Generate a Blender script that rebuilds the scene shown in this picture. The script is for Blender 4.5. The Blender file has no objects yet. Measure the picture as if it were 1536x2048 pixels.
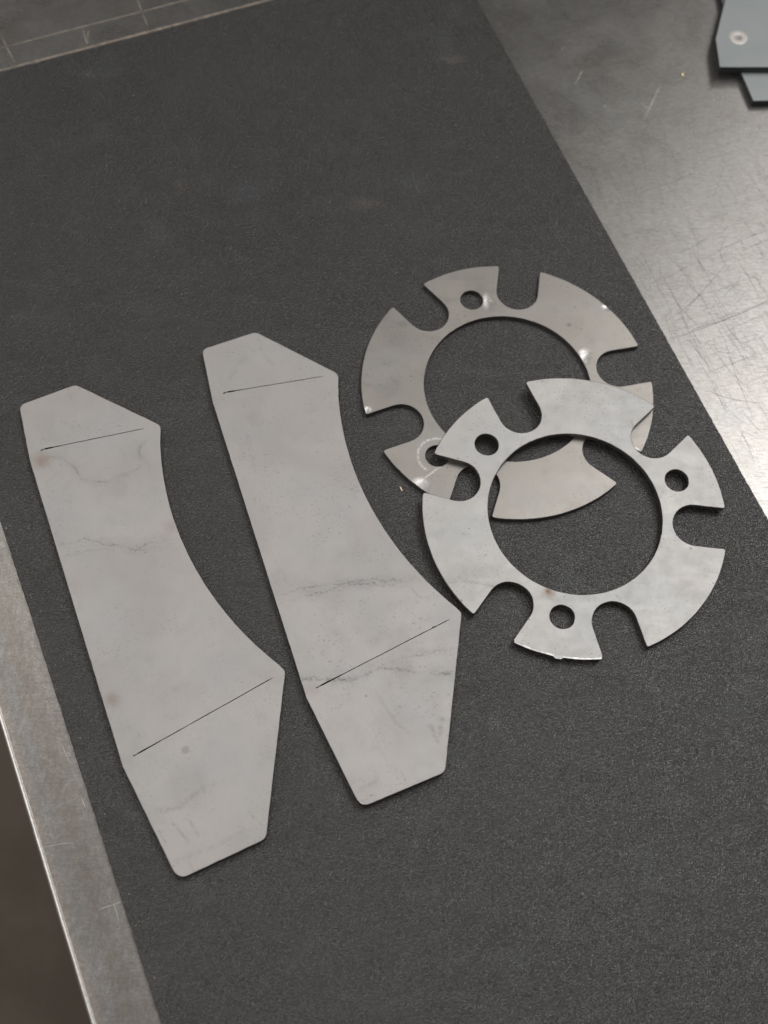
import bpy, math, random
from mathutils import Vector, Matrix, geometry, noise as mnoise
random.seed(7)
MM = 0.001
scn = bpy.context.scene
COL = scn.collection

# ---------------------------------------------------------------- camera
cam_d = bpy.data.cameras.new('camera')
cam = bpy.data.objects.new('camera', cam_d); COL.objects.link(cam)
M3 = Matrix(((0.99738224, 0.0, -0.07230956), (-0.03177419, 0.89828222, -0.43826869), (0.06495439, 0.43941899, 0.89593073)))
cam.matrix_world = Matrix.Translation((0, 0, 0.62536)) @ M3.to_4x4()
cam_d.sensor_fit = 'VERTICAL'; cam_d.sensor_height = 36.0
cam_d.lens = 2865.33 / 2048 * 36.0
cam_d.clip_start = 0.01; cam_d.clip_end = 60
cam_d.dof.use_dof = True; cam_d.dof.focus_distance = 0.675; cam_d.dof.aperture_fstop = 8.0
scn.camera = cam

# ---------------------------------------------------------------- world, lamps, exposure
w = bpy.data.worlds.new('World'); scn.world = w; w.use_nodes = True
bg = w.node_tree.nodes['Background']
bg.inputs[0].default_value = (0.62, 0.60, 0.58, 1); bg.inputs[1].default_value = 0.03

def area(name, loc, target, sx, sy, power, col):
    d = bpy.data.lights.new(name, 'AREA'); d.shape = 'RECTANGLE'; d.size = sx; d.size_y = sy
    d.energy = power; d.color = col
    o = bpy.data.objects.new(name, d); COL.objects.link(o); o.location = loc
    o.rotation_euler = (Vector(target) - Vector(loc)).to_track_quat('-Z', 'Y').to_euler()
    return o
area('ceiling_lamp_right', (1.08, 1.08, 2.0), (0.15, 0.35, 0), 0.8, 1.0, 10.5, (1.0, 0.985, 0.965))
area('ceiling_lamp_far_right', (1.28, 1.92, 2.0), (0.2, 0.4, 0), 0.8, 0.8, 4.1, (1.0, 0.985, 0.96))
area('ceiling_lamp_middle', (0.68, 0.62, 2.0), (0.1, 0.3, 0), 0.9, 0.9, 7.0, (0.97, 0.98, 1.0))
area('ceiling_lamp_front', (-0.35, -0.7, 2.0), (0.05, 0.3, 0), 1.3, 1.1, 9.5, (1.0, 0.968, 0.943))
area('ceiling_lamp_back', (-0.75, 1.2, 2.0), (0.0, 0.3, 0), 0.9, 0.9, 7.5, (1.0, 0.968, 0.943))
area('side_fill', (-2.0, 0.3, 0.85), (0, 0.3, 0), 1.4, 1.0, 8, (1.0, 0.96, 0.93))  # unseen fill light, added so the bench's left lip shines
scn.view_settings.view_transform = 'Standard'; scn.view_settings.look = 'None'
scn.view_settings.exposure = 0.0; scn.view_settings.gamma = 1.0

# ---------------------------------------------------------------- node helpers
class NT:
    def __init__(s, name):
        s.m = bpy.data.materials.new(name); s.m.use_nodes = True; s.t = s.m.node_tree
        s.b = s.t.nodes['Principled BSDF']
        tc = s.t.nodes.new('ShaderNodeTexCoord')
        s.co = s.vec('MULTIPLY', tc.outputs['Object'], (1000, 1000, 1000))     # millimetres
    def link(s, a, b):
        if hasattr(a, 'links'): s.t.links.new(a, b)
        else: b.default_value = a
    def math(s, op, a, b=0.0, c=None, clamp=False):
        n = s.t.nodes.new('ShaderNodeMath'); n.operation = op; n.use_clamp = clamp
        s.link(a, n.inputs[0]); s.link(b, n.inputs[1])
        if c is not None: s.link(c, n.inputs[2])
        return n.outputs[0]
    def vec(s, op, a, b=(0, 0, 0), scale=None):
        n = s.t.nodes.new('ShaderNodeVectorMath'); n.operation = op
        s.link(a, n.inputs[0])
        if op not in ('LENGTH', 'SCALE'): s.link(b, n.inputs[1])
        if scale is not None: s.link(scale, n.inputs['Scale'])
        return n.outputs['Value'] if op in ('LENGTH', 'DOT_PRODUCT') else n.outputs[0]
    def map(s, co, rot=0.0, sc=(1, 1, 1), loc=(0, 0, 0)):
        n = s.t.nodes.new('ShaderNodeMapping'); s.link(co, n.inputs[0])
        n.inputs['Rotation'].default_value = (0, 0, rot); n.inputs['Scale'].default_value = sc; n.inputs['Location'].default_value = loc
        return n.outputs[0]
    def noise(s, co, scale, detail=3.0, rough=0.5, dist=0.0, color=False):
        n = s.t.nodes.new('ShaderNodeTexNoise'); s.link(co, n.inputs['Vector'])
        n.inputs['Scale'].default_value = scale; n.inputs['Detail'].default_value = detail
        n.inputs['Roughness'].default_value = rough; n.inputs['Distortion'].default_value = dist
        return n.outputs['Color' if color else 'Fac']
    def ramp(s, v, lo, hi, a=0.0, b=1.0):
        n = s.t.nodes.new('ShaderNodeMapRange'); n.interpolation_type = 'SMOOTHSTEP'
        s.link(v, n.inputs[0]); s.link(lo, n.inputs[1]); s.link(hi, n.inputs[2])
        n.inputs[3].default_value = a; n.inputs[4].default_value = b
        return n.outputs[0]
    def mix(s, f, a, b, mode='MIX'):
        n = s.t.nodes.new('ShaderNodeMix'); n.data_type = 'RGBA'; n.blend_type = mode
        s.link(f, n.inputs[0])
        for v, i in ((a, 6), (b, 7)):
            if hasattr(v, 'links'): s.t.links.new(v, n.inputs[i])
            else: n.inputs[i].default_value = (*v, 1)
        return n.outputs[2]
    def bump(s, h, dist, strength=1.0, normal=None):
        n = s.t.nodes.new('ShaderNodeBump'); s.link(h, n.inputs['Height'])
        n.inputs['Distance'].default_value = dist; n.inputs['Strength'].default_value = strength
        if normal is not None: s.t.links.new(normal, n.inputs['Normal'])
        return n.outputs[0]
    def segs(s, co, pts):
        out = None
        for a, b in zip(pts[:-1], pts[1:]):
            ba = Vector((b[0]-a[0], b[1]-a[1], 0)); L2 = max(ba.length_squared, 1e-6)
            pa = s.vec('SUBTRACT', co, (a[0], a[1], 0))
            h = s.math('MULTIPLY', s.vec('DOT_PRODUCT', pa, tuple(ba)), 1/L2, clamp=True)
            n = s.t.nodes.new('ShaderNodeVectorMath'); n.operation = 'SCALE'; n.inputs[0].default_value = tuple(ba); s.link(h, n.inputs['Scale'])
            d = s.vec('LENGTH', s.vec('SUBTRACT', pa, n.outputs[0]))
            out = d if out is None else s.math('MINIMUM', out, d)
        return out
    def flat(s, co):
        return s.vec('MULTIPLY', co, (1, 1, 0))
    def wob(s, co, amp, sc, detail=4):
        n = s.noise(co, sc, detail, 0.6, color=True)
        return s.vec('MULTIPLY', s.vec('ADD', co, s.vec('MULTIPLY', s.vec('SUBTRACT', n, (0.5, 0.5, 0.5)), (amp, amp, 0))), (1, 1, 0))
    def spot(s, co, p, r0, r1, sx=1.0):
        d = s.vec('LENGTH', s.vec('MULTIPLY', s.vec('SUBTRACT', co, (p[0], p[1], 0)), (1/sx, 1, 0)))
        return s.ramp(d, r0, r1, 1.0, 0.0)

def metal(name, base, seed, rough=0.44, metallic=0.75, lines=(), spots=(), rust=(), bright=(), specks=0.5, brush=0.0, marks=(), pale=()):
    t = NT(name)
    off = t.vec('ADD', t.co, (seed*137.0, seed*71.0, 0))
    c = t.flat(t.co)
    big = t.noise(off, 0.022, 4, 0.55, 0.6); mid = t.noise(off, 0.16, 5, 0.6, 0.4); fine = t.noise(off, 1.6, 3, 0.6)
    cool = t.noise(t.vec('ADD', off, (900, 0, 0)), 0.03, 3)
    col = t.mix(t.ramp(big, 0.35, 0.65), tuple(x*0.93 for x in base), tuple(x*1.04 for x in base))
    col = t.mix(t.math('MULTIPLY', t.ramp(cool, 0.45, 0.7), 0.6), col, (base[0]*0.92, base[1]*0.98, base[2]*1.01))
    col = t.mix(t.math('MULTIPLY', t.ramp(mid, 0.5, 0.78), 0.22), col, tuple(x*0.72 for x in base))
    col = t.mix(t.math('MULTIPLY', t.ramp(fine, 0.55, 0.8), 0.10), col, tuple(x*0.6 for x in base))
    # dark specks and small smears of dirt, gathered in patches
    sp = t.noise(t.map(off, 0.3, (1, 1.5, 1)), 0.75, 2, 0.5); gate = t.noise(off, 0.05, 2)
    col = t.mix(t.math('MULTIPLY', t.math('MULTIPLY', t.ramp(sp, 0.62, 0.71), t.ramp(gate, 0.42, 0.6)), specks), col, tuple(x*0.38 for x in base))
    gr = t.noise(t.map(off, 0.04, (2.2, 0.10, 1)), 1.0, 3, 0.65)
    col = t.mix(t.math('MULTIPLY', t.ramp(gr, 0.45, 0.75), 0.16), col, tuple(x*0.70 for x in base))
    sm = t.noise(t.map(t.wob(off, 6, 0.06), 0.9, (0.6, 1.6, 1)), 0.09, 4, 0.6)
    col = t.mix(t.math('MULTIPLY', t.ramp(sm, 0.56, 0.74), 0.16), col, (base[0]*0.74, base[1]*0.77, base[2]*0.80))
    roughv = t.math('ADD', t.math('ADD', t.ramp(mid, 0.3, 0.7, -0.02, 0.02), t.ramp(sm, 0.4, 0.7, 0.015, -0.03)), rough)
    # tide lines left by dried oil: thin wandering double lines
    for pts, width, amt in lines:
        gate2 = t.math('MULTIPLY', t.ramp(t.noise(off, 0.11, 3), 0.35, 0.62, 0.25, 1.0), t.ramp(t.noise(off, 0.9, 3, 0.7), 0.4, 0.6, 0.25, 1.0))
        for amp, sc, ww, aa, sh in ((7.0, 0.10, 1.0, 1.0, 0), (9.0, 0.16, 0.8, 0.7, 31), (5.0, 0.3, 7.5, 0.34, 5)):
            cc = t.wob(t.vec('ADD', t.co, (0, 0, sh)), amp, sc)
            d = t.segs(cc, pts)
            k = t.math('MULTIPLY', t.ramp(d, width*ww*0.15, width*ww, 1.0, 0.0), t.math('MULTIPLY', gate2, amt*aa*1.05))
            col = t.mix(k, col, tuple(x*0.42 for x in base))
    for p, r, amt in spots:
        col = t.mix(t.math('MULTIPLY', t.spot(t.wob(t.co, r*0.6, 0.5/r+0.1), p, r*0.4, r), amt), col, tuple(x*0.35 for x in base))
    for pts, width, amt in marks:
        cc = t.wob(t.co, 0.9, 0.6); d = t.segs(cc, pts)
        br = t.ramp(t.noise(off, 0.35, 4, 0.7), 0.36, 0.64, 0.1, 1.0)
        col = t.mix(t.math('MULTIPLY', t.math('MULTIPLY', t.ramp(d, 0.0, width*1.8, 1.0, 0.0), br), amt*0.6), col, tuple(x*0.38 for x in base))
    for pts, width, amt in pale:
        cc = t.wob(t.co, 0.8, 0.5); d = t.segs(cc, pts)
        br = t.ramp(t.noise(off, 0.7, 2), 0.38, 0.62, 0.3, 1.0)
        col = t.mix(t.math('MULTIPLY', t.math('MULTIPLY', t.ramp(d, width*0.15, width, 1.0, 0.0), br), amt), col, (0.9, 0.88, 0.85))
    for p, r, amt in rust:
        cc = t.wob(t.co, r*1.3, 0.6/r)
        col = t.mix(t.math('MULTIPLY', t.spot(cc, p, 0.0, r), amt), col, (0.23, 0.135, 0.07))
    h = t.math('ADD', t.math('MULTIPLY', fine, 0.35), t.math('MULTIPLY', mid, 0.5))
    if brush:
        bn = t.noise(t.map(off, 0.5, (0.12, 5, 1)), 0.9, 3, 0.6)
        h = t.math('ADD', h, t.math('MULTIPLY', bn, brush))
        roughv = t.math('ADD', roughv, t.math('MULTIPLY', t.math('SUBTRACT', bn, 0.5), 0.12))
    nrm = t.bump(h, 0.00004, 0.55)
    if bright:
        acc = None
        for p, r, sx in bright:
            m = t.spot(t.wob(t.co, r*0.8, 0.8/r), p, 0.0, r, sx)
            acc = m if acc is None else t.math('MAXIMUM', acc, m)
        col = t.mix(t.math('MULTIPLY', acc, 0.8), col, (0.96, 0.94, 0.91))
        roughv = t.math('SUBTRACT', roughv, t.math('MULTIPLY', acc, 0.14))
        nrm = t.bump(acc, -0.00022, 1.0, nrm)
    t.t.links.new(col, t.b.inputs['Base Color']); t.link(roughv, t.b.inputs['Roughness'])
    t.b.inputs['Metallic'].default_value = metallic
    t.t.links.new(nrm, t.b.inputs['Normal'])
    return t.m

def plain(name, base, rough, metallic=0.0, nscale=1.0, amt=0.25):
    t = NT(name); n = t.noise(t.co, nscale, 4, 0.6)
    t.t.links.new(t.mix(t.ramp(n, 0.3, 0.7), tuple(x*(1-amt) for x in base), tuple(x*(1+amt) for x in base)), t.b.inputs['Base Color'])
    t.b.inputs['Roughness'].default_value = rough; t.b.inputs['Metallic'].default_value = metallic
    t.t.links.new(t.bump(n, 0.00005, 0.6), t.b.inputs['Normal'])
    return t.m

def mat_rubber():
    t = NT('black_grained_rubber')
    c = t.map(t.wob(t.co, 2.0, 0.05, 1), 0.14, (0.66, 1.2, 1))
    n1 = t.noise(c, 1.3, 1.5, 0.5, 0.15); n2 = t.noise(t.vec('ADD', c, (50, 20, 0)), 2.7, 1, 0.5, 0.0)
    h = t.math('ADD', t.ramp(n1, 0.36, 0.64), t.math('MULTIPLY', n2, 0.5))
    hgt = h
    big = t.noise(t.co, 0.012, 4, 0.6, 0.5); dust = t.noise(t.co, 0.06, 6, 0.7)
    col = t.mix(t.ramp(big, 0.35, 0.68), (0.0195, 0.0165, 0.0125), (0.027, 0.0235, 0.0185))
    col = t.mix(t.math('MULTIPLY', t.ramp(dust, 0.5, 0.8), 0.25), col, (0.10, 0.093, 0.085))
    hue = t.noise(t.vec('ADD', t.co, (0, 400, 0)), 0.035, 2)
    col = t.mix(t.math('MULTIPLY', t.ramp(hue, 0.55, 0.75), 0.5), col, (0.048, 0.052, 0.058))
    col = t.mix(t.math('MULTIPLY', t.ramp(hgt, 0.35, 1.15, 1.0, 0.0), 0.3), col, (0.012, 0.011, 0.0105))
    col = t.mix(t.math('MULTIPLY', t.ramp(hgt, 0.9, 1.5), 0.25), col, (0.062, 0.058, 0.053))
    # pale rubbed smudges
    for p, r, sx, a in (((-108, 581), 5, 0.8, .35), ((-54, 503), 7, 0.8, .3), ((45, 493), 8, 1.6, .4), ((99, 598), 6, 2.2, .5), ((-106, 440), 4, 1.2, .3), ((-120, 416), 9, 1.5, .15)):
        col = t.mix(t.math('MULTIPLY', t.spot(t.wob(t.co, r, 0.15), p, 0, r, sx), a*0.6), col, (0.17, 0.14, 0.125))
    # crescent worn mark
    k = t.ramp(t.segs(t.wob(t.co, 2, 0.3), [(88, 517), (94, 514), (101, 514), (106, 518)]), 0.2, 1.4, 1.0, 0.0)
    col = t.mix(t.math('MULTIPLY', k, 0.1), col, (0.2, 0.18, 0.165))
    col = t.mix(t.math('MULTIPLY', t.ramp(t.math('MULTIPLY', n1, n2), 0.30, 0.42), 0.35), col, (0.085, 0.08, 0.074))
    t.t.links.new(col, t.b.inputs['Base Color'])
    t.link(t.ramp(dust, 0.3, 0.7, 0.33, 0.40), t.b.inputs['Roughness'])
    t.b.inputs['Specular IOR Level'].default_value = 1.0; t.b.inputs['IOR'].default_value = 1.54
    t.t.links.new(t.bump(h, 0.00022, 1.0), t.b.inputs['Normal'])
    return t.m

def bench_steel():
    t = NT('scratched_mill_steel')
    hair = None
    for rot, sc, lo, wgt in ((1.22, 1.0, 0.60, 1.0), (-0.35, 0.8, 0.62, 0.8), (0.75, 0.9, 0.63, 0.6), (2.2, 0.7, 0.63, 0.6), (1.35, 1.6, 0.6, 0.7)):
        n = t.noise(t.map(t.co, rot, (0.045*sc, 1.5*sc, 1), (rot*77, rot*31, 0)), 1.0, 2, 0.6)
        g = t.noise(t.vec('ADD', t.co, (rot*300, 0, 0)), 0.03, 2)
        k = t.math('MULTIPLY', t.math('MULTIPLY', t.ramp(n, lo, lo+0.10), t.ramp(g, 0.4, 0.6)), wgt)
        hair = k if hair is None else t.math('MAXIMUM', hair, k)
    big = t.noise(t.co, 0.03, 5, 0.62, 0.8); mid = t.noise(t.co, 0.22, 5, 0.65, 0.4); fine = t.noise(t.co, 1.3, 3, 0.6)
    col = t.mix(t.ramp(big, 0.35, 0.65), (0.385, 0.37, 0.35), (0.415, 0.40, 0.382))
    col = t.mix(t.math('MULTIPLY', t.ramp(t.noise(t.vec('ADD', t.co, (0, 777, 0)), 0.045, 3, 0.6), 0.5, 0.7), 0.3), col, (0.33, 0.345, 0.35))
    col = t.mix(t.math('MULTIPLY', t.ramp(t.noise(t.vec('ADD', t.co, (444, 0, 0)), 0.04, 4, 0.65), 0.52, 0.72), 0.3), col, (0.31, 0.275, 0.235))
    col = t.mix(t.math('MULTIPLY', t.ramp(mid, 0.45, 0.75), 0.25), col, (0.25, 0.235, 0.215))
    col = t.mix(t.math('MULTIPLY', t.ramp(fine, 0.52, 0.72), 0.35), col, (0.14, 0.13, 0.12))
    # brown wear band and speckled rust running along the left edge
    ed = ((-125.0, 200.65), (-77.8, 72.82)); dx, dy = ed[1][0]-ed[0][0], ed[1][1]-ed[0][1]; L = math.hypot(dx, dy)
    nx, ny = -dy/L, dx/L                                             # points to the right of the edge
    dist = t.math('SUBTRACT', t.vec('DOT_PRODUCT', t.wob(t.co, 5, 0.05), (nx, ny, 0)), ed[0][0]*nx+ed[0][1]*ny)
    band = t.math('MULTIPLY', t.ramp(t.math('ABSOLUTE', t.math('SUBTRACT', dist, 16.0)), 1.5, 7.0, 1.0, 0.0), t.ramp(mid, 0.25, 0.6))
    col = t.mix(t.math('MULTIPLY', band, 0.4), col, (0.21, 0.17, 0.135))
    blue = t.ramp(t.math('ABSOLUTE', t.math('SUBTRACT', dist, 9.0)), 1.0, 5.0, 1.0, 0.0)
    col = t.mix(t.math('MULTIPLY', blue, 0.3), col, (0.27, 0.30, 0.32))
    left = t.ramp(dist, 34, 80, 1.0, 0.0)
    mt = t.noise(t.map(t.co, 0.35, (1.6, 0.7, 1)), 0.26, 6, 0.75)
    col = t.mix(t.math('MULTIPLY', t.math('MULTIPLY', t.ramp(mt, 0.30, 0.66), left), 0.6), col, (0.19, 0.165, 0.14))
    col = t.mix(t.math('MULTIPLY', t.math('MULTIPLY', t.ramp(t.noise(t.vec('ADD', t.co, (70, 0, 0)), 1.0, 4, 0.7), 0.45, 0.65), left), 0.6), col, (0.18, 0.165, 0.15))
    rs = t.math('MULTIPLY', t.ramp(t.math('ABSOLUTE', t.math('SUBTRACT', dist, 2.6)), 0.4, 2.6, 1.0, 0.0), t.ramp(t.noise(t.co, 0.9, 4, 0.7), 0.46, 0.62))
    col = t.mix(t.math('MULTIPLY', rs, 0.75), col, (0.48, 0.38, 0.30))
    col = t.mix(t.math('MULTIPLY', hair, 0.45), col, (0.12, 0.115, 0.11))
    t.t.links.new(col, t.b.inputs['Base Color'])
    r = t.math('ADD', t.ramp(big, 0.3, 0.7, 0.26, 0.31), t.math('MULTIPLY', hair, 0.08))
    fib = t.noise(t.map(t.wob(t.co, 3, 0.15), 0.5, (0.35, 1.3, 1)), 0.8, 3, 0.65, 0.8)
    col = t.mix(t.math('MULTIPLY', t.ramp(fib, 0.42, 0.62), 0.35), col, (0.20, 0.185, 0.17))
    t.t.links.new(col, t.b.inputs['Base Color'])
    lf = t.ramp(dist, 35, 90, 0.10, 0.0); r = t.math('ADD', r, lf)
    t.link(r, t.b.inputs['Roughness']); t.b.inputs['Metallic'].default_value = 0.8
    h = t.math('SUBTRACT', t.math('ADD', t.math('MULTIPLY', mid, 0.25), t.math('MULTIPLY', fine, 0.4)), t.math('MULTIPLY', hair, 0.5))
    t.t.links.new(t.bump(h, 0.00004, 0.45), t.b.inputs['Normal'])
    return t.m

# ---------------------------------------------------------------- mesh helpers
def mesh_obj(name, verts, faces, mats, parent=None, fm=None, smooth=False):
    me = bpy.data.meshes.new(name); me.from_pydata([tuple(v) for v in verts], [], faces)
    for m in mats: me.materials.append(m)
    if fm: me.polygons.foreach_set('material_index', fm)
    if smooth: me.polygons.foreach_set('use_smooth', [True]*len(faces))
    me.update(); o = bpy.data.objects.new(name, me); COL.objects.link(o)
    if parent: o.parent = parent
    return o
def tag(o, label=None, cat=None, group=None, kind=None):
    for k, v in (('label', label), ('category', cat), ('group', group), ('kind', kind)):
        if v: o[k] = v
    return o
def empty(name, loc=(0, 0, 0), rz=0):
    o = bpy.data.objects.new(name, None); COL.objects.link(o); o.location = loc; o.rotation_euler = (0, 0, rz); o.empty_display_size = 0.01
    return o
def fillet(poly):
    """poly: list of (x, y, r); r>0 rounds that corner"""
    out = []; n = len(poly)
    for i, (x, y, r) in enumerate(poly):
        if r <= 0: out.append((x, y)); continue
        p = Vector((x, y)); a = Vector(poly[i-1][:2]) - p; b = Vector(poly[(i+1) % n][:2]) - p
        ang = a.angle(b); d = min(r / math.tan(ang/2), a.length*0.48, b.length*0.48)
        A = p + a.normalized()*d; B = p + b.normalized()*d
        for k in range(7):
            u = k/6; q = A*(1-u)**2 + p*(2*u*(1-u)) + B*u*u; out.append((q.x, q.y))
    return out
def area2(p): return sum(p[i-1][0]*p[i][1]-p[i][0]*p[i-1][1] for i in range(len(p)))
def resample(p, step):
    out = []
    for i in range(len(p)):
        a, b = p[i], p[(i+1) % len(p)]; L = math.hypot(b[0]-a[0], b[1]-a[1]); k = max(1, int(L/step))
        for j in range(k): out.append((a[0]+(b[0]-a[0])*j/k, a[1]+(b[1]-a[1])*j/k))
    return out
def offset(p, d):
    """move a loop sideways by d towards the left of its direction of travel"""
    out = []; n = len(p)
    for i in range(n):
        a = Vector(p[i])-Vector(p[i-1]); b = Vector(p[(i+1) % n])-Vector(p[i])
        a.normalize(); b.normalize(); t = (a+b)
        if t.length < 1e-6: t = b.copy()
        t.normalize(); nn = Vector((-t.y, t.x)); cosv = max(0.5, nn.dot(Vector((-b.y, b.x))))
        out.append((p[i][0]+nn.x*d/cosv, p[i][1]+nn.y*d/cosv))
    return out
def plate(name, outer, holes, t, mats, parent=None, ch=0.15, jitter=0.06, seed=0, step=2.0, z0=0.0, warp=None, hch=None):
    """flat cut plate in mm: outline CCW, holes CW, top edge worn round, side walls a little wavy"""
    loops = []
    for i, lp in enumerate([outer]+list(holes)):
        small = i > 0 and hch is not None
        lp = list(lp)
        if (area2(lp) > 0) != (i == 0): lp.reverse()
        if not small: lp = resample(lp, step)
        nn = offset(lp, 1.0); q = []
        for k, (x, y) in enumerate(lp):
            j = jitter*(0.25 if small else 1)*(mnoise.noise(Vector((x*0.45, y*0.45, seed*9.1)))+0.6*mnoise.noise(Vector((x*1.7, y*1.7, seed*5.3))))
            q.append((x+(nn[k][0]-x)*j, y+(nn[k][1]-y)*j))
        loops.append((q, hch if small else ch))
    V = []; F = []; fm = []; tops = []; bots = []
    W = warp or (lambda x, y: 0.0)
    for q, c in loops:
        n = len(q); r1 = offset(q, c*0.3); r2 = offset(q, c)
        base = len(V)
        for ring, z in ((q, z0), (q, z0+t-c), (r1, z0+t-c*0.3), (r2, z0+t)):
            for x, y in ring: V.append((x*MM, y*MM, (z+W(x, y))*MM))
        for lv in range(3):
            for i in range(n):
                j = (i+1) % n; F.append((base+lv*n+i, base+lv*n+j, base+(lv+1)*n+j, base+(lv+1)*n+i)); fm.append(1 if lv == 0 else 2)
        tops.append((base+3*n, r2)); bots.append((base, q))
    for lst, flip in ((tops, False), (bots, True)):
        idx = [b+i for b, lp in lst for i in range(len(lp))]
        tri = geometry.tessellate_polygon([[Vector((x, y, 0)) for x, y in lp] for b, lp in lst])
        for a, b, c in tri:
            A, B, C = idx[a], idx[b], idx[c]
            va, vb, vc = V[A], V[B], V[C]
            s = (vb[0]-va[0])*(vc[1]-va[1])-(vb[1]-va[1])*(vc[0]-va[0])
            if abs(s) < 1e-14: continue
            if (s < 0) != flip: A, B = B, A
            F.append((A, B, C)); fm.append(0)
    return mesh_obj(name, V, F, mats, parent, fm)
def strip_mesh(lines, z):
    """thin tapered strips following polylines (mm)"""
    V = []; F = []
    for pts, wd in lines:
        q = []
        for i in range(len(pts)-1):
            a, b = Vector(pts[i]), Vector(pts[i+1]); k = max(1, int((b-a).length/2.5))
            q += [a+(b-a)*j/k for j in range(k)]
        q.append(Vector(pts[-1])); n = len(q); base = len(V)
        sd = random.random()*99
        for i, p in enumerate(q):
            tn = (q[min(i+1, n-1)]-q[max(i-1, 0)]).normalized(); nn = Vector((-tn.y, tn.x))
            ww = wd*0.5*(min(1, 0.25+4*min(i, n-1-i)/n))*(0.65+0.6*abs(mnoise.noise(Vector((i*0.5, sd, 0)))))
            o = nn*0.12*mnoise.noise(Vector((i*0.3, sd, 4)))
            V += [((p.x+o.x+nn.x*ww)*MM, (p.y+o.y+nn.y*ww)*MM, z*MM), ((p.x+o.x-nn.x*ww)*MM, (p.y+o.y-nn.y*ww)*MM, z*MM)]
        for i in range(n-1): F.append((base+2*i, base+2*i+1, base+2*i+3, base+2*i+2))
    return V, F

# ---------------------------------------------------------------- setting: floor, workbench, mat
fl = NT('brown_workshop_floor')
n1 = fl.noise(fl.co, 0.008, 5, 0.6); n2 = fl.noise(fl.co, 0.05, 4, 0.6)
cc = fl.mix(fl.ramp(n1, 0.35, 0.65), (0.175, 0.138, 0.105), (0.235, 0.19, 0.15))
cc = fl.mix(fl.math('MULTIPLY', fl.ramp(n2, 0.66, 0.74), 0.5), cc, (0.3, 0.27, 0.24))
fl.t.links.new(cc, fl.b.inputs['Base Color']); fl.b.inputs['Roughness'].default_value = 0.7
floor = mesh_obj('floor', [(-6, -6, -0.86), (6, -6, -0.86), (6, 6, -0.86), (-6, 6, -0.86)], [(0, 1, 2, 3)], [fl.m])
tag(floor, kind='structure')

steel = bench_steel()
lip_m = plain('worn_bright_edge', (0.93, 0.90, 0.86), 0.36, 0.9, 0.6, 0.12)
skirt_m = plain('dark_bench_steel', (0.10, 0.092, 0.085), 0.6, 0.5, 0.1)
bench = empty('workbench', (0, 0, -0.86))
tag(bench, 'scratched steel workbench top under the black mat, with a bright worn left edge', 'workbench')
e0 = Vector((-124.95, 200.62)); ed = Vector((47.2, -127.83)).normalized(); en = Vector((-ed.y, ed.x))     # en points right, into the bench
def bp(u, v): q = e0 + ed*u + en*v; return (q.x, q.y)           # u down the left edge, v to the right of it
ZB = -2.0; LR = 2.3
U0, U1, V1 = -1300.0, 420.0, 1100.0
def bz(z): return (z*MM + 0.86)
c4 = [bp(U0, LR), bp(U1, LR), bp(U1, V1), bp(U0, V1)]
V = [(x*MM, y*MM, bz(ZB)) for x, y in c4]
top = mesh_obj('table_top', V, [(0, 1, 2, 3)], [steel], bench)
# object space of the top: keep millimetre coordinates of the world plane
# left edge: folded lip, rounded over in cross section, slightly dinged along its length
V = []; F = []; NS = 9; steps = 430
for i in range(steps+1):
    u = U0+(U1-U0)*i/steps; wv = 0.10*mnoise.noise(Vector((u*0.06, 0, 1)))+0.05*mnoise.noise(Vector((u*0.4, 0, 7)))
    for k in range(NS):
        a = math.pi/2*k/(NS-2) if k < NS-1 else math.pi/2
        rr = LR+wv
        if k < NS-1: q = bp(u, LR-rr*math.sin(a)); z = ZB-LR+LR*math.cos(a)
        else: q = bp(u, LR-rr); z = ZB-42
        V.append((q[0]*MM, q[1]*MM, bz(z)))
    if i:
        for k in range(NS-1):
            a = (i-1)*NS+k; F.append((a, a+1, a+NS+1, a+NS))
fmi = [0 if (j % (NS-1)) < NS-2 else 1 for j in range(len(F))]
mesh_obj('edge_lip', V, F, [lip_m, skirt_m], bench, fmi, smooth=True)
def boxm(name, u0, u1, v0, v1, z0, z1, m, parent):
    P = [bp(u0, v0), bp(u1, v0), bp(u1, v1), bp(u0, v1)]
    V = [(x*MM, y*MM, bz(z0)) for x, y in P]+[(x*MM, y*MM, bz(z1)) for x, y in P]
    return mesh_obj(name, V, [(3, 2, 1, 0), (4, 5, 6, 7), (0, 1, 5, 4), (1, 2, 6, 5), (2, 3, 7, 6), (3, 0, 4, 7)], [m], parent)
boxm('apron', U0+4, U1-4, 3, V1-4, ZB-40, ZB-4, skirt_m, bench)
for u, v in ((U0+40, 40), (U1-90, 40), (U0+40, V1-90), (U1-90, V1-90)):
    boxm('leg', u, u+50, v, v+50, -860, ZB-40.5, skirt_m, bench)

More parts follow.
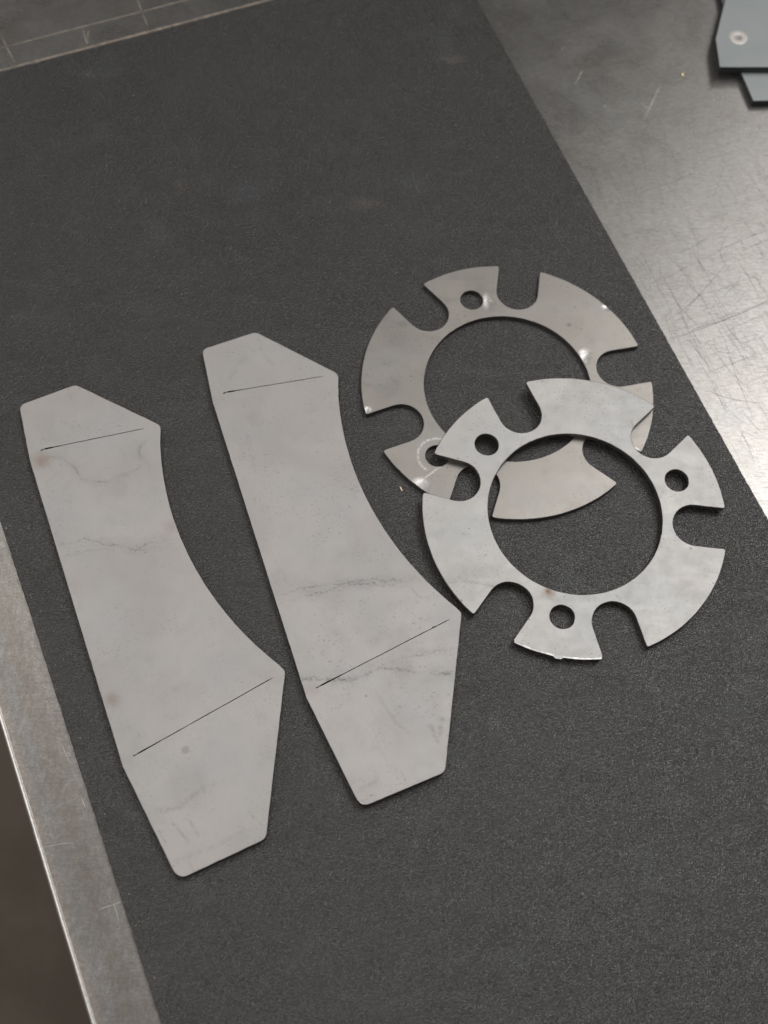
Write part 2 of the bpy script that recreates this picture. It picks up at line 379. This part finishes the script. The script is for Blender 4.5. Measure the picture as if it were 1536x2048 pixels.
# scribed and scratched lines on the bench, each a shallow cut of its own
dark_s = plain('dark_scratch', (0.21, 0.20, 0.195), 0.45, 0.8, 0.5)
light_s = plain('light_scratch', (0.31, 0.265, 0.22), 0.65, 0.2, 0.3)
white_s = plain('fresh_scratch', (0.55, 0.52, 0.48), 0.5, 0.5, 0.3)
hero = [
 [(203.7, 419.1), (213.5, 426.1), (225.6, 437.5), (234.0, 447.8), (241.3, 455.6)], [(242.0, 455.0), (239.9, 459.4), (240.1, 465.3), (241.7, 470.6), (245.6, 476.6)],
 [(205.6, 408.7), (216.6, 412.5), (230.0, 418.2), (247.0, 425.8), (261.9, 433.6), (300, 452)], [(199.2, 444.1), (209.3, 448.1), (221.0, 455.9), (231.4, 460.6), (241.0, 467.3), (261.6, 477.5), (280, 486)],
 [(212.4, 421.1), (216.3, 426.7), (225.1, 437.5)], [(214.9, 378.8), (222.3, 376.5), (228.1, 373.6), (234.1, 371.9), (250, 369)], [(206.5, 447.4), (212.0, 431.0), (215.8, 414.3), (220.6, 399.2)],
 [(220.3, 441.9), (225.9, 435.0), (229.5, 422.5), (234.5, 408.4), (237.3, 387.3), (243, 360)], [(249.1, 458.9), (253.1, 449.3), (256.9, 438.5)], [(235.9, 433.8), (244.0, 442.2), (249.2, 448.6)],
 [(184.3, 474.8), (194.3, 477.3), (206.7, 480.5), (213.4, 481.6)], [(204.1, 422.2), (212.6, 431.0), (218.8, 438.0)],
 [(122.3, 630.1), (131.3, 630.8), (140.5, 634.2), (147.3, 640.8), (150.5, 647.8)]]
L = [(h, 0.42 if i in (0, 2) else (1.0 if i == 12 else 0.28)) for i, h in enumerate(hero)]
for i in range(760):                                             # fine hairlines mostly along and across the mat's direction
    x, y = random.uniform(150, 300), random.triangular(320, 590, 420)
    if (x-116.6)*0.940+(y-644.6)*0.3415 < 2: continue
    a = random.choice((-1.25, -1.18, -1.32, 0.40, 0.33, random.uniform(-1.6, 1.6))) + random.gauss(0, 0.06)
    ln = random.uniform(6, 38); cv = random.gauss(0, 0.06)
    pts = []; p = Vector((x, y))
    for k in range(6): pts.append((p.x, p.y)); p = p+Vector((math.cos(a), math.sin(a)))*ln/5; a += cv
    L.append((pts, random.uniform(0.07, 0.22)))
def over_mat(p):
    return (p[0]-116.6)*0.940+(p[1]-644.6)*0.3415 < 1.0
L = [(p, wd) for p, wd in L if not any(over_mat(q) for q in p)]
V, F = strip_mesh(L, ZB+0.03)
o = mesh_obj('scratch', [(x, y, z+0.86) for x, y, z in V], F, [dark_s], bench); o['kind'] = 'stuff'; o['label'] = 'fine dark scratches in the steel right of the mat'
L = [([(-170, 595.3), (-158.7, 599.9), (-131.4, 610.9), (-89.6, 627.0), (-50.6, 642.3), (-20, 654)], 1.1),
     ([(-175, 575.9), (-157.4, 583.6), (-102.8, 604.6), (-46.5, 626.6), (-4.5, 643.4), (30, 657)], 2.0),
     ([(-159.7, 611.9), (-154.5, 600.0), (-148.8, 587.9)], 0.9), ([(-113.4, 616.5), (-109.7, 603.2)], 0.8), ([(-109.9, 616.6), (-109.9, 603.2)], 0.6), ([(-88, 654), (-83.7, 641.6), (-75.8, 617.7)], 0.8)]
V, F = strip_mesh(L, ZB+0.05)
o = mesh_obj('scribed_line', [(x, y, z+0.86) for x, y, z in V], F, [light_s], bench); o['kind'] = 'stuff'; o['label'] = 'pale marking-out lines scribed beside the far edge of the mat'
L = [([(-97.3, 191.9), (-92.9, 182.3)], 0.35), ([(-87.3, 168.0), (-85.0, 162.4)], 0.55), ([(-102.3, 145.6), (-96, 146.9), (-89.6, 147.4)], 0.25), ([(-77.4, 118.7), (-67.0, 122.1)], 0.28), ([(-130.8, 268.9), (-123.1, 273.9)], 0.4),
     ([(221.2, 584.3), (208.0, 557.0)], 0.7), ([(206.6, 570.0), (210, 567), (215.2, 563.9)], 0.6), ([(175.8, 593.7), (170.3, 582.1)], 0.6), ([(-98.7, 192.6), (-97.2, 190.6)], .4), ([(-71, 122), (-69, 117), (-68, 113)], 0.3)]
for i in range(16):
    u, v = random.uniform(20, 130), random.uniform(6, 26); a = random.uniform(0, 3.1); ln = random.uniform(0.8, 3); q = bp(u, v)
    L.append(([q, (q[0]+ln*math.cos(a), q[1]+ln*math.sin(a))], 0.16))
L = [(p, wd) for p, wd in L]
V, F = strip_mesh(L, ZB+0.04)
o = mesh_obj('bright_scratch', [(x, y, z+0.86) for x, y, z in V], F, [white_s], bench); o['kind'] = 'stuff'; o['label'] = 'short bright scratches in the bench top'

# rubber mat
def isect(p, d, q, e):
    den = d[0]*e[1]-d[1]*e[0]; t = ((q[0]-p[0])*e[1]-(q[1]-p[1])*e[0])/den; return (p[0]+d[0]*t, p[1]+d[1]*t)
tl_p, tl_d = (-156.7, 580.4), (152.8, 60.0)
r_p, r_d = (116.6, 644.6), (124.5, -342.7)
l_p, l_d = (-133.2, 301.9), (84.6, -230.0)
TLc = isect(tl_p, tl_d, l_p, l_d); TRc = isect(tl_p, tl_d, r_p, r_d)
bq = (0, -140); BLc = isect(bq, tl_d, l_p, l_d); BRc = isect(bq, tl_d, r_p, r_d)
rub = mat_rubber(); rub_e = plain('mat_cut_edge', (0.04, 0.038, 0.036), 0.7, 0, 1.0)
outl = fillet([(*BLc, 3), (*BRc, 3), (*TRc, 3), (*TLc, 3)])
mat = plate('rubber_mat', outl, [], 1.9, [rub, rub_e, rub_e], None, 0.25, 0.28, 3, 1.6, -1.93)
tag(mat, 'large black rubber mat with fine leather grain lying on the steel workbench', 'mat')

# ---------------------------------------------------------------- steel parts
side_m = plain('dull_cut_side', (0.16, 0.15, 0.14), 0.5, 0.7, 0.8)
side_l = plain('ground_cut_side', (0.42, 0.40, 0.38), 0.4, 0.8, 0.8)
edge_m = plain('worn_top_edge', (0.45, 0.43, 0.41), 0.38, 0.8, 1.2, 0.15)
edge_d = plain('ring_edge', (0.36, 0.345, 0.33), 0.45, 0.7, 1.2, 0.2)
edge_b = plain('bright_top_edge', (0.74, 0.72, 0.69), 0.33, 0.85, 0.8, 0.12)

def bracket_outline():
    cx, cy, R = 187.34, 26.24, 163.13
    P = [(-29.24, 112.35, 4.0), (-32.07, 81.04, 12), (-32.19, -80.72, 12), (-24.0, -136.37, 5.5), (16.84, -132.24, 4.0), (49.64, -62.19, 3.0)]
    for k in range(0, 41):
        y = -58.5+(70.0+58.5)*k/40; P.append((cx-math.sqrt(R*R-(y-cy)**2), y, 0))
    P += [(33.15, 79.49, 4.0), (-0.02, 115.13, 4.5)]
    return list(reversed(fillet(list(reversed(P)))))
def slit(a, b, w0, w1, seed):
    a, b = Vector(a), Vector(b); d = (b-a).normalized(); n = Vector((-d.y, d.x)); L = (b-a).length; N = 26
    up = []; dn = []
    for i in range(N+1):
        u = i/N; wd = (w0 if u < 0.13 else w1)*0.5
        if 0.10 < u < 0.16: wd = (w0+w1)*0.25
        wd *= 0.85+0.35*mnoise.noise(Vector((u*9, seed, 0)))
        if i in (0, N): wd *= 0.3
        p = a+d*L*u + n*0.08*mnoise.noise(Vector((u*5, seed, 8)))
        up.append(tuple(p+n*wd)); dn.append(tuple(p-n*wd))
    return up+list(reversed(dn))
def bracket(label, ctr, rz, mat_top, seed, edge, lift=0.0):
    root = empty('steel_bracket', (ctr[0]*0.99856*MM, ctr[1]*0.99856*MM, 0.0), rz)
    tag(root, label, 'bracket', 'flat curved steel brackets side by side')
    root.location.z = lift*0.118; root.rotation_euler = (-lift, 0, rz)       # the near end stands a hair proud of the mat
    sl = [slit((-24.72, 84.56), (25.26, 80.14), 0.8, 0.4, seed), slit((-25.85, -77.64), (43.2, -63.55), 0.8, 0.4, seed+3)]
    plate('plate', bracket_outline(), sl, 3.0, [mat_top, side_m, edge], root, 0.22, 0.10, seed, 2.2, 0.10, None, 0.03)
    # burrs left by the cutter: slag beads at the start of each slit
    for (x, y), r in (((-24.9, 84.4), 0.55), ((-26.1, -77.7), 0.5), ((-25.6, 84.0), 0.35), ((34.5, -65.2), 0.5 if seed == 12 else 0.2)):
        V = [(x*MM, y*MM, (3.1+r*0.4)*MM)]; N = 9
        for k in range(N):
            a = 2*math.pi*k/N; q = r*random.uniform(0.7, 1.2); V.append(((x+q*math.cos(a)*1.4)*MM, (y+q*math.sin(a)*0.7)*MM, 3.105*MM))
        mesh_obj('slag_bead', V, [(0, 1+k, 1+(k+1) % N) for k in range(N)], [slag_m], root, smooth=True)
    return root
slag_m = plain('burnt_slag', (0.06, 0.052, 0.045), 0.7, 0.3, 2)
base_g = (0.525, 0.498, 0.478)
m_b1 = metal('bare_steel_stained', base_g, 1, 0.52, 0.45,
    lines=[([(-25, 77), (-22.5, 79.2), (-17.1, 76.5), (-12.6, 70.1), (-11.0, 62.3), (-0.1, 57.2), (13.9, 58.2), (20, 64)], 0.55, 0.55),
           ([(-29.2, 31.4), (-18.3, 31.6), (2.3, 18.4), (10.1, 19.9), (22, 18)], 0.65, 0.45), ([(-29, 26), (-10, 24), (6, 17), (22, 15)], 0.5, 0.22), ([(20, 72), (19, 66), (22, 58)], .7, .35)],
    spots=[((-4.1, -82.7), 2.4, 0.38), ((4, 52), 7, 0.10), ((-20, 100), 9, 0.10), ((-8, -100), 14, 0.10)],
    rust=[((-26.3, 78.6), 7.5, 0.42), ((-28.0, -49.6), 5.5, 0.34), ((22, 25), 6, 0.2)],
    marks=[([(-30, 0), (-29, 1)], 0.5, .2), ([(-25.6, -113), (-24, -119)], 0.5, 0.7), ([(-19, -112), (-15, -122)], 0.6, 0.6), ([(-12, -113), (-10, -121)], 0.6, 0.6), ([(-24, -105), (-14, -106), (-2, -102)], 1.4, 0.5),
           ([(13, -118), (17, -126)], 0.5, 0.55), ([(-24, -128), (-5, -128), (8, -126)], 1.0, 0.3), ([(24, 73), (19, 70), (18, 64)], .6, .5)], specks=0.4)
m_b2 = metal('bare_steel_clean', base_g, 4, 0.52, 0.45,
    lines=[([(-30.5, -33), (-15.8, -33.5), (3.9, -33), (24, -40)], 0.7, 0.55), ([(-30, -29), (-8, -30), (10, -33), (29.4, -39.0), (41.9, -39.2)], 0.6, 0.5),
           ([(-31.3, -72.0), (-11.4, -79), (4.6, -77), (22.9, -85.2), (36, -89)], 1.0, 0.6), ([(14.6, -75.8), (39.8, -77.7)], 0.7, 0.45), ([(-20, 58), (-23, 40)], 1.6, 0.18)],
    spots=[((35.2, -65.1), 0.8, 0.5), ((-6, -88), 1.0, 0.4), ((-14, 66), 6, 0.10)],
    rust=[((-29, -78), 5.5, 0.16)],
    marks=[([(17.5, -110), (18.5, -117.5), (23.5, -109)], 1.1, 0.75), ([(-1, -88), (3, -104), (7, -110)], 0.7, 0.4), ([(-23, -129), (-14, -127)], 0.9, 0.35), ([(31, -43), (32.5, -48)], .4, .5),
           ([(-18, 96), (-10, 101)], 1.5, .25), ([(-20, 92), (-16, 95)], .8, .3), ([(0, 99), (3, 94)], .9, .3)], specks=0.5)
bracket('left flat steel bracket with dried oil line and brown stain beside its upper slit', (-64.76, 266.61), 0.32809, m_b1, 5, edge_m, 0.003)
bracket('middle flat steel bracket, nearer the rings, with faint grey lines and bright lower edge', (19.98, 297.25), 0.28512, m_b2, 12, edge_b, 0.006)

def ring_shape():
    R, r, rs, wd, dl = 75.0, 43.0, 59.0, 10.9, 0.438
    P = []; aw = math.asin(wd/R)
    for k in range(3):
        for s in (-1, 1):
            ph = 2*math.pi*k/3+s*dl
            # outer arc from the previous slot to this one
            prev = 2*math.pi*k/3-dl+aw if s == 1 else 2*math.pi*(k-1)/3+dl+aw
            a0, a1 = prev+0.045, ph-aw-0.045; N = 6 if s == 1 else 18
            P.append((R*math.cos(prev), R*math.sin(prev), 1.5))
            for i in range(N+1): a = a0+(a1-a0)*i/N; P.append((R*math.cos(a), R*math.sin(a), 0))
            a = ph-aw; P.append((R*math.cos(a), R*math.sin(a), 1.5))
            c, sn = math.cos(ph), math.sin(ph)
            loc = lambda x, y: (x*c-y*sn, x*sn+y*c, 0)
            P.append(loc(rs+8, -wd))
            for i in range(17):
                t = -math.pi/2-math.pi*i/16; P.append(loc(rs+wd*math.cos(t), wd*math.sin(t)))
            P.append(loc(rs+8, wd))
    outer = fillet(P)
    inner = [(r*math.cos(-2*math.pi*i/120), r*math.sin(-2*math.pi*i/120)) for i in range(120)]
    hs = [inner]
    for k in range(3):
        ph = 2*math.pi*k/3; cx, cy = 55.3*math.cos(ph), 55.3*math.sin(ph)
        hs.append([(cx+5.95*math.cos(-2*math.pi*i/40), cy+5.95*math.sin(-2*math.pi*i/40)) for i in range(40)])
    return outer, hs
def rotp(p, a): return (p[0]*math.cos(a)-p[1]*math.sin(a), p[0]*math.sin(a)+p[1]*math.cos(a))
RO, RH = ring_shape()
def ring(name_mat, rot, edge, side, seed, t):
    o = plate('slotted_ring', [rotp(p, rot) for p in RO], [[rotp(p, rot) for p in h] for h in RH], t, [name_mat, side, edge], None, 0.28, 0.10, seed, 2.0, -t)
    return o
base_a = (0.405, 0.374, 0.342)
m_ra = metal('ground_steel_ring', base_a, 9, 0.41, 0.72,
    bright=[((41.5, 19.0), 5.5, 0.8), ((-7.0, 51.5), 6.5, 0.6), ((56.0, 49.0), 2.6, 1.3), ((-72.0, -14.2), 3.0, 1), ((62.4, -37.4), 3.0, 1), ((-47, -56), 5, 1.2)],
    lines=[([(-60, 5), (-56, 0), (-60, -4)], 0.8, .15)], spots=[((35, 38), 1.8, .35)], rust=[((-57, 2), 5, .12), ((45, 28), 5, .15)],
    marks=[([(33, 39), (39, 36)], .8, .4)], specks=0.75, brush=0.2,
    pale=[([(-38.2+9.8*math.cos(math.radians(a)), -40.0+9.8*math.sin(math.radians(a))) for a in range(70, 250, 15)], 1.0, 0.55), ([(-47.9, -54.9), (-32.0, -41.8)], 0.8, 0.6), ([(-50, -58), (-45, -61)], 1.2, .6)])  # pale arc is grinding wear; pale diagonal paints in the upper ring's reflected edge
m_rb = metal('bare_steel_ring', (0.54, 0.522, 0.503), 15, 0.50, 0.5,
    lines=[([(-66, -37), (-58, -36), (-50, -36), (-42, -39)], 0.7, 0.55), ([(2, -46), (4, -38), (20, -37), (34, -37)], 0.6, 0.3), ([(33, 51), (36, 42), (40, 35)], .8, .45)],
    spots=[((-58.5, -46), 1.0, .6), ((55, -19), 1.0, .45), ((53, -16), 0.8, .45)],
    rust=[((-16.3, -42.2), 5.2, 0.6), ((-16.6, -41.4), 2.0, 0.9), ((51, -38), 8, 0.14)], marks=[([(-20, -44), (-12, -46)], 1.2, .35)], specks=0.85)
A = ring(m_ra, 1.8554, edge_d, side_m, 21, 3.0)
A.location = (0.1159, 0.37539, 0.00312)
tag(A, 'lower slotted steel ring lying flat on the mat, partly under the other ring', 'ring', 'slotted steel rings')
B = ring(m_rb, 2.4178, edge_m, side_m, 33, 3.0)
n = Vector((0.0104, -0.0281, 1)).normalized(); u = (Vector((1, 0, 0))-n*n.x).normalized(); v = n.cross(u)
B.matrix_world = Matrix.Translation((0.14350, 0.30280, 0.00625)) @ Matrix((u, v, n)).transposed().to_4x4()
tag(B, 'upper slotted steel ring tilted on top of the other, with a small rust spot', 'ring', 'slotted steel rings')
# cutting dross hanging on the near rim of the upper ring
V = []; F = []
for i in range(34):
    a = math.radians(-117.5+32.0*i/33); 
    for k, (dr, dz) in enumerate(((-0.35, 0.06), (0.30, -0.05), (0.22, -1.0))):
        q = 0.22*abs(mnoise.noise(Vector((i*0.9, k*2.0, 3))))+(0.9 if 16 <= i <= 18 and k else 0)
        R = 75+dr+q*(1 if k else -1); V.append((R*math.cos(a)*MM, R*math.sin(a)*MM, (dz-0.25*q)*MM))
for i in range(33):
    for k in range(2): a = i*3+k; F.append((a, a+1, a+4, a+3))
mesh_obj('edge_burr', V, F, [edge_b], B)

# ---------------------------------------------------------------- coated plates at the top right
t = NT('grey_green_coating')
n = t.noise(t.co, 0.05, 4, 0.5); col = t.mix(t.ramp(n, 0.3, 0.7), (0.37, 0.40, 0.40), (0.40, 0.425, 0.42))
col = t.mix(t.math('MULTIPLY', t.ramp(t.segs(t.wob(t.co, 0.5, 0.2), [(272, 609.5), (330, 613)]), 0.1, 0.5, 1.0, 0.0), 0.35), col, (0.2, 0.21, 0.2))
col = t.mix(t.math('MULTIPLY', t.ramp(t.segs(t.wob(t.co, 0.5, 0.2), [(262.5, 622), (262.8, 634)]), 0.1, 0.7, 1.0, 0.0), 0.3), col, (0.2, 0.21, 0.2))
t.t.links.new(col, t.b.inputs['Base Color']); t.b.inputs['Roughness'].default_value = 0.42; t.b.inputs['Metallic'].default_value = 0.25
t.t.links.new(t.bump(t.noise(t.co, 0.8, 3), 0.00003, 0.5), t.b.inputs['Normal'])
coat = t.m; coat_side = plain('coated_plate_side', (0.05, 0.055, 0.053), 0.5, 0.3, 1)  # side colour darkened to carry the shade on edges facing away from the light
pol = plain('polished_mark', (0.70, 0.665, 0.63), 0.5, 0.3, 0.8, 0.08)
low = empty('coated_plate', (0.27, 0.58, -0.002))
tag(low, 'lower grey coated plate, its corner peeking out from under the other plate', 'metal plate', 'coated plates stacked at the back of the bench')
def shift(P, o): return [(x-o[0], y-o[1], *r) for x, y, *r in P]
plate('plate', fillet(shift([(272.3, 568.6, 1), (399.3, 576.0, 1), (399.3, 758.7, 1), (261.6, 758.7, 1), (265.5, 603.0, 1)], (270, 580))), [], 4.5, [coat, coat_side, coat_side], low, 0.25, 0.05, 2, 8, 0.15)
upp = empty('coated_plate', (0.27, 0.6, 0.0027))
tag(upp, 'upper grey-green coated plate with a bright round drill mark near its corner', 'metal plate', 'coated plates stacked at the back of the bench')
t_low = low
plate('plate', fillet(shift([(254.1, 589.4, 1), (418.7, 594.1, 1), (418.7, 787.5, 1), (311.0, 787.5, 1), (254.6, 611.2, 1)], (270, 600))), [], 4.5, [coat, coat_side, coat_side], upp, 0.25, 0.05, 6, 8, 0.0)
V = []; F = []; N = 40; prof = ((5.6, 0.02), (4.9, 0.25), (3.4, 0.34), (2.1, 0.1), (1.6, -0.0), (0.0, 0.03))
for r, z in prof:
    for k in range(N):
        a = 2*math.pi*k/N; q = r*(1+0.05*mnoise.noise(Vector((math.cos(a)*2, math.sin(a)*2, r)))); V.append(((-1.4+q*math.cos(a))*MM, (12.9+q*math.sin(a))*MM, (4.53+z)*MM))
fm = []
for lv in range(len(prof)-1):
    for k in range(N): F.append((lv*N+k, lv*N+(k+1) % N, (lv+1)*N+(k+1) % N, (lv+1)*N+k)); fm.append(0 if lv < 3 else 1)
mesh_obj('drill_mark', V, F, [pol, plain('drill_mark_centre', (0.45, 0.42, 0.40), 0.45, 0.6, 1)], upp, fm, smooth=True)

# ---------------------------------------------------------------- swarf and dust
brass = plain('pale_swarf', (0.82, 0.66, 0.50), 0.35, 0.7, 2, 0.2)
gold = plain('yellow_swarf', (0.85, 0.70, 0.38), 0.35, 0.8, 2, 0.2)
def chip(loc, rz, L, W, T, m, label, z):
    V = []; F = []; N = 6
    for i in range(N+1):
        x = -L/2+L*i/N; zz = 0.25*T*math.sin(i*0.9)+T*0.3; ww = W*(0.55+0.45*math.sin(math.pi*(i+0.6)/(N+1.2)))
        for dy, dz in ((-ww/2, 0), (ww/2, 0.1*T), (ww/2*0.8, T), (-ww/2*0.8, T*0.9)): V.append((x*MM, dy*MM, (dz+zz)*MM))
    for i in range(N):
        for k in range(4): a = i*4+k; b = i*4+(k+1) % 4; F.append((a, b, b+4, a+4))
    F += [(3, 2, 1, 0), (N*4, N*4+1, N*4+2, N*4+3)]
    o = mesh_obj('metal_chip', V, F, [m]); o.location = (loc[0]*MM, loc[1]*MM, z*MM); o.rotation_euler = (0, 0, rz)
    tag(o, label, 'metal chip', 'loose chips of swarf'); return o
chip((59.2, 318.4), -1.15, 2.7, 0.75, 0.5, brass, 'pale copper-coloured chip of swarf on the mat between bracket and rings', 0.05)
chip((234.8, 591.5), 1.2, 2.6, 1.4, 0.8, gold, 'yellow chip of swarf on the bare steel left of the coated plates', ZB+0.05)
def specks(name, pts, z, m, label):
    V = []; F = []
    for x, y, r in pts:
        a = random.random()*3; b = len(V)
        for k in range(4):
            q = a+k*math.pi/2; rr = r*random.uniform(0.6, 1.3)*(1.6 if k % 2 else 0.8); V.append(((x+rr*math.cos(q))*MM, (y+rr*math.sin(q))*MM, z*MM))
        V.append((x*MM, y*MM, (z+r*0.9)*MM)); F += [(b+k, b+(k+1) % 4, b+4) for k in range(4)]
    o = mesh_obj(name, V, F, [m]); tag(o, label, 'dust', None, 'stuff'); return o
pts = [(l_p[0]+l_d[0]*u/100+4*abs(math.sin(u*1.7))+0.6, l_p[1]+l_d[1]*u/100, 0.12+0.1*(u % 3)) for u in range(2, 98, 5)]
pts += [(x, y, 0.32) for x, y in ((-32.0, 612.9), (-81.9, 565.9), (-65.5, 558.7), (116.6, 615.0), (98.9, 548.9), (105.8, 516.0), (-101.2, 515.3), (-51.2, 432.3), (-136.9, 417.3), (-138.5, 456.6), (56.7, 132.5), (131.1, 121.0), (-71.2, 168.8), (203.1, 328.0))]
random.seed(11)
for i in range(760):
    x, y = random.uniform(-150, 240), random.uniform(70, 640)
    if (x-116.6)*0.940+(y-644.6)*0.3415 < -3 and (x+133.2)*0.938+(y-301.9)*0.345 > 3 and y < 640+0.393*(x+3.9)-4:
        pts.append((x, y, random.choice((0.06, 0.08, 0.10, 0.16))))
specks('dust', pts, 0.02, plain('pale_dust', (0.55, 0.50, 0.45), 0.7, 0.0, 3), 'pale specks of dust and fine swarf scattered over the black mat')
pts = [(235.0, 597.3, .5), (186.4, 566.8, .7), (195.8, 541.1, .6), (165.4, 609.9, .5), (196.9, 617.5, .5), (188, 566, .4), (208, 569, .6)]
for i in range(60): 
    x, y = random.uniform(140, 300), random.uniform(380, 645)
    if not over_mat((x-6, y)): pts.append((x, y, random.choice((0.1, 0.15, 0.2))))
specks('bench_dust', pts, ZB+0.06, plain('bench_dust_grey', (0.6, 0.56, 0.5), 0.6, 0.2, 3), 'pale specks of swarf on the bare steel right of the mat')
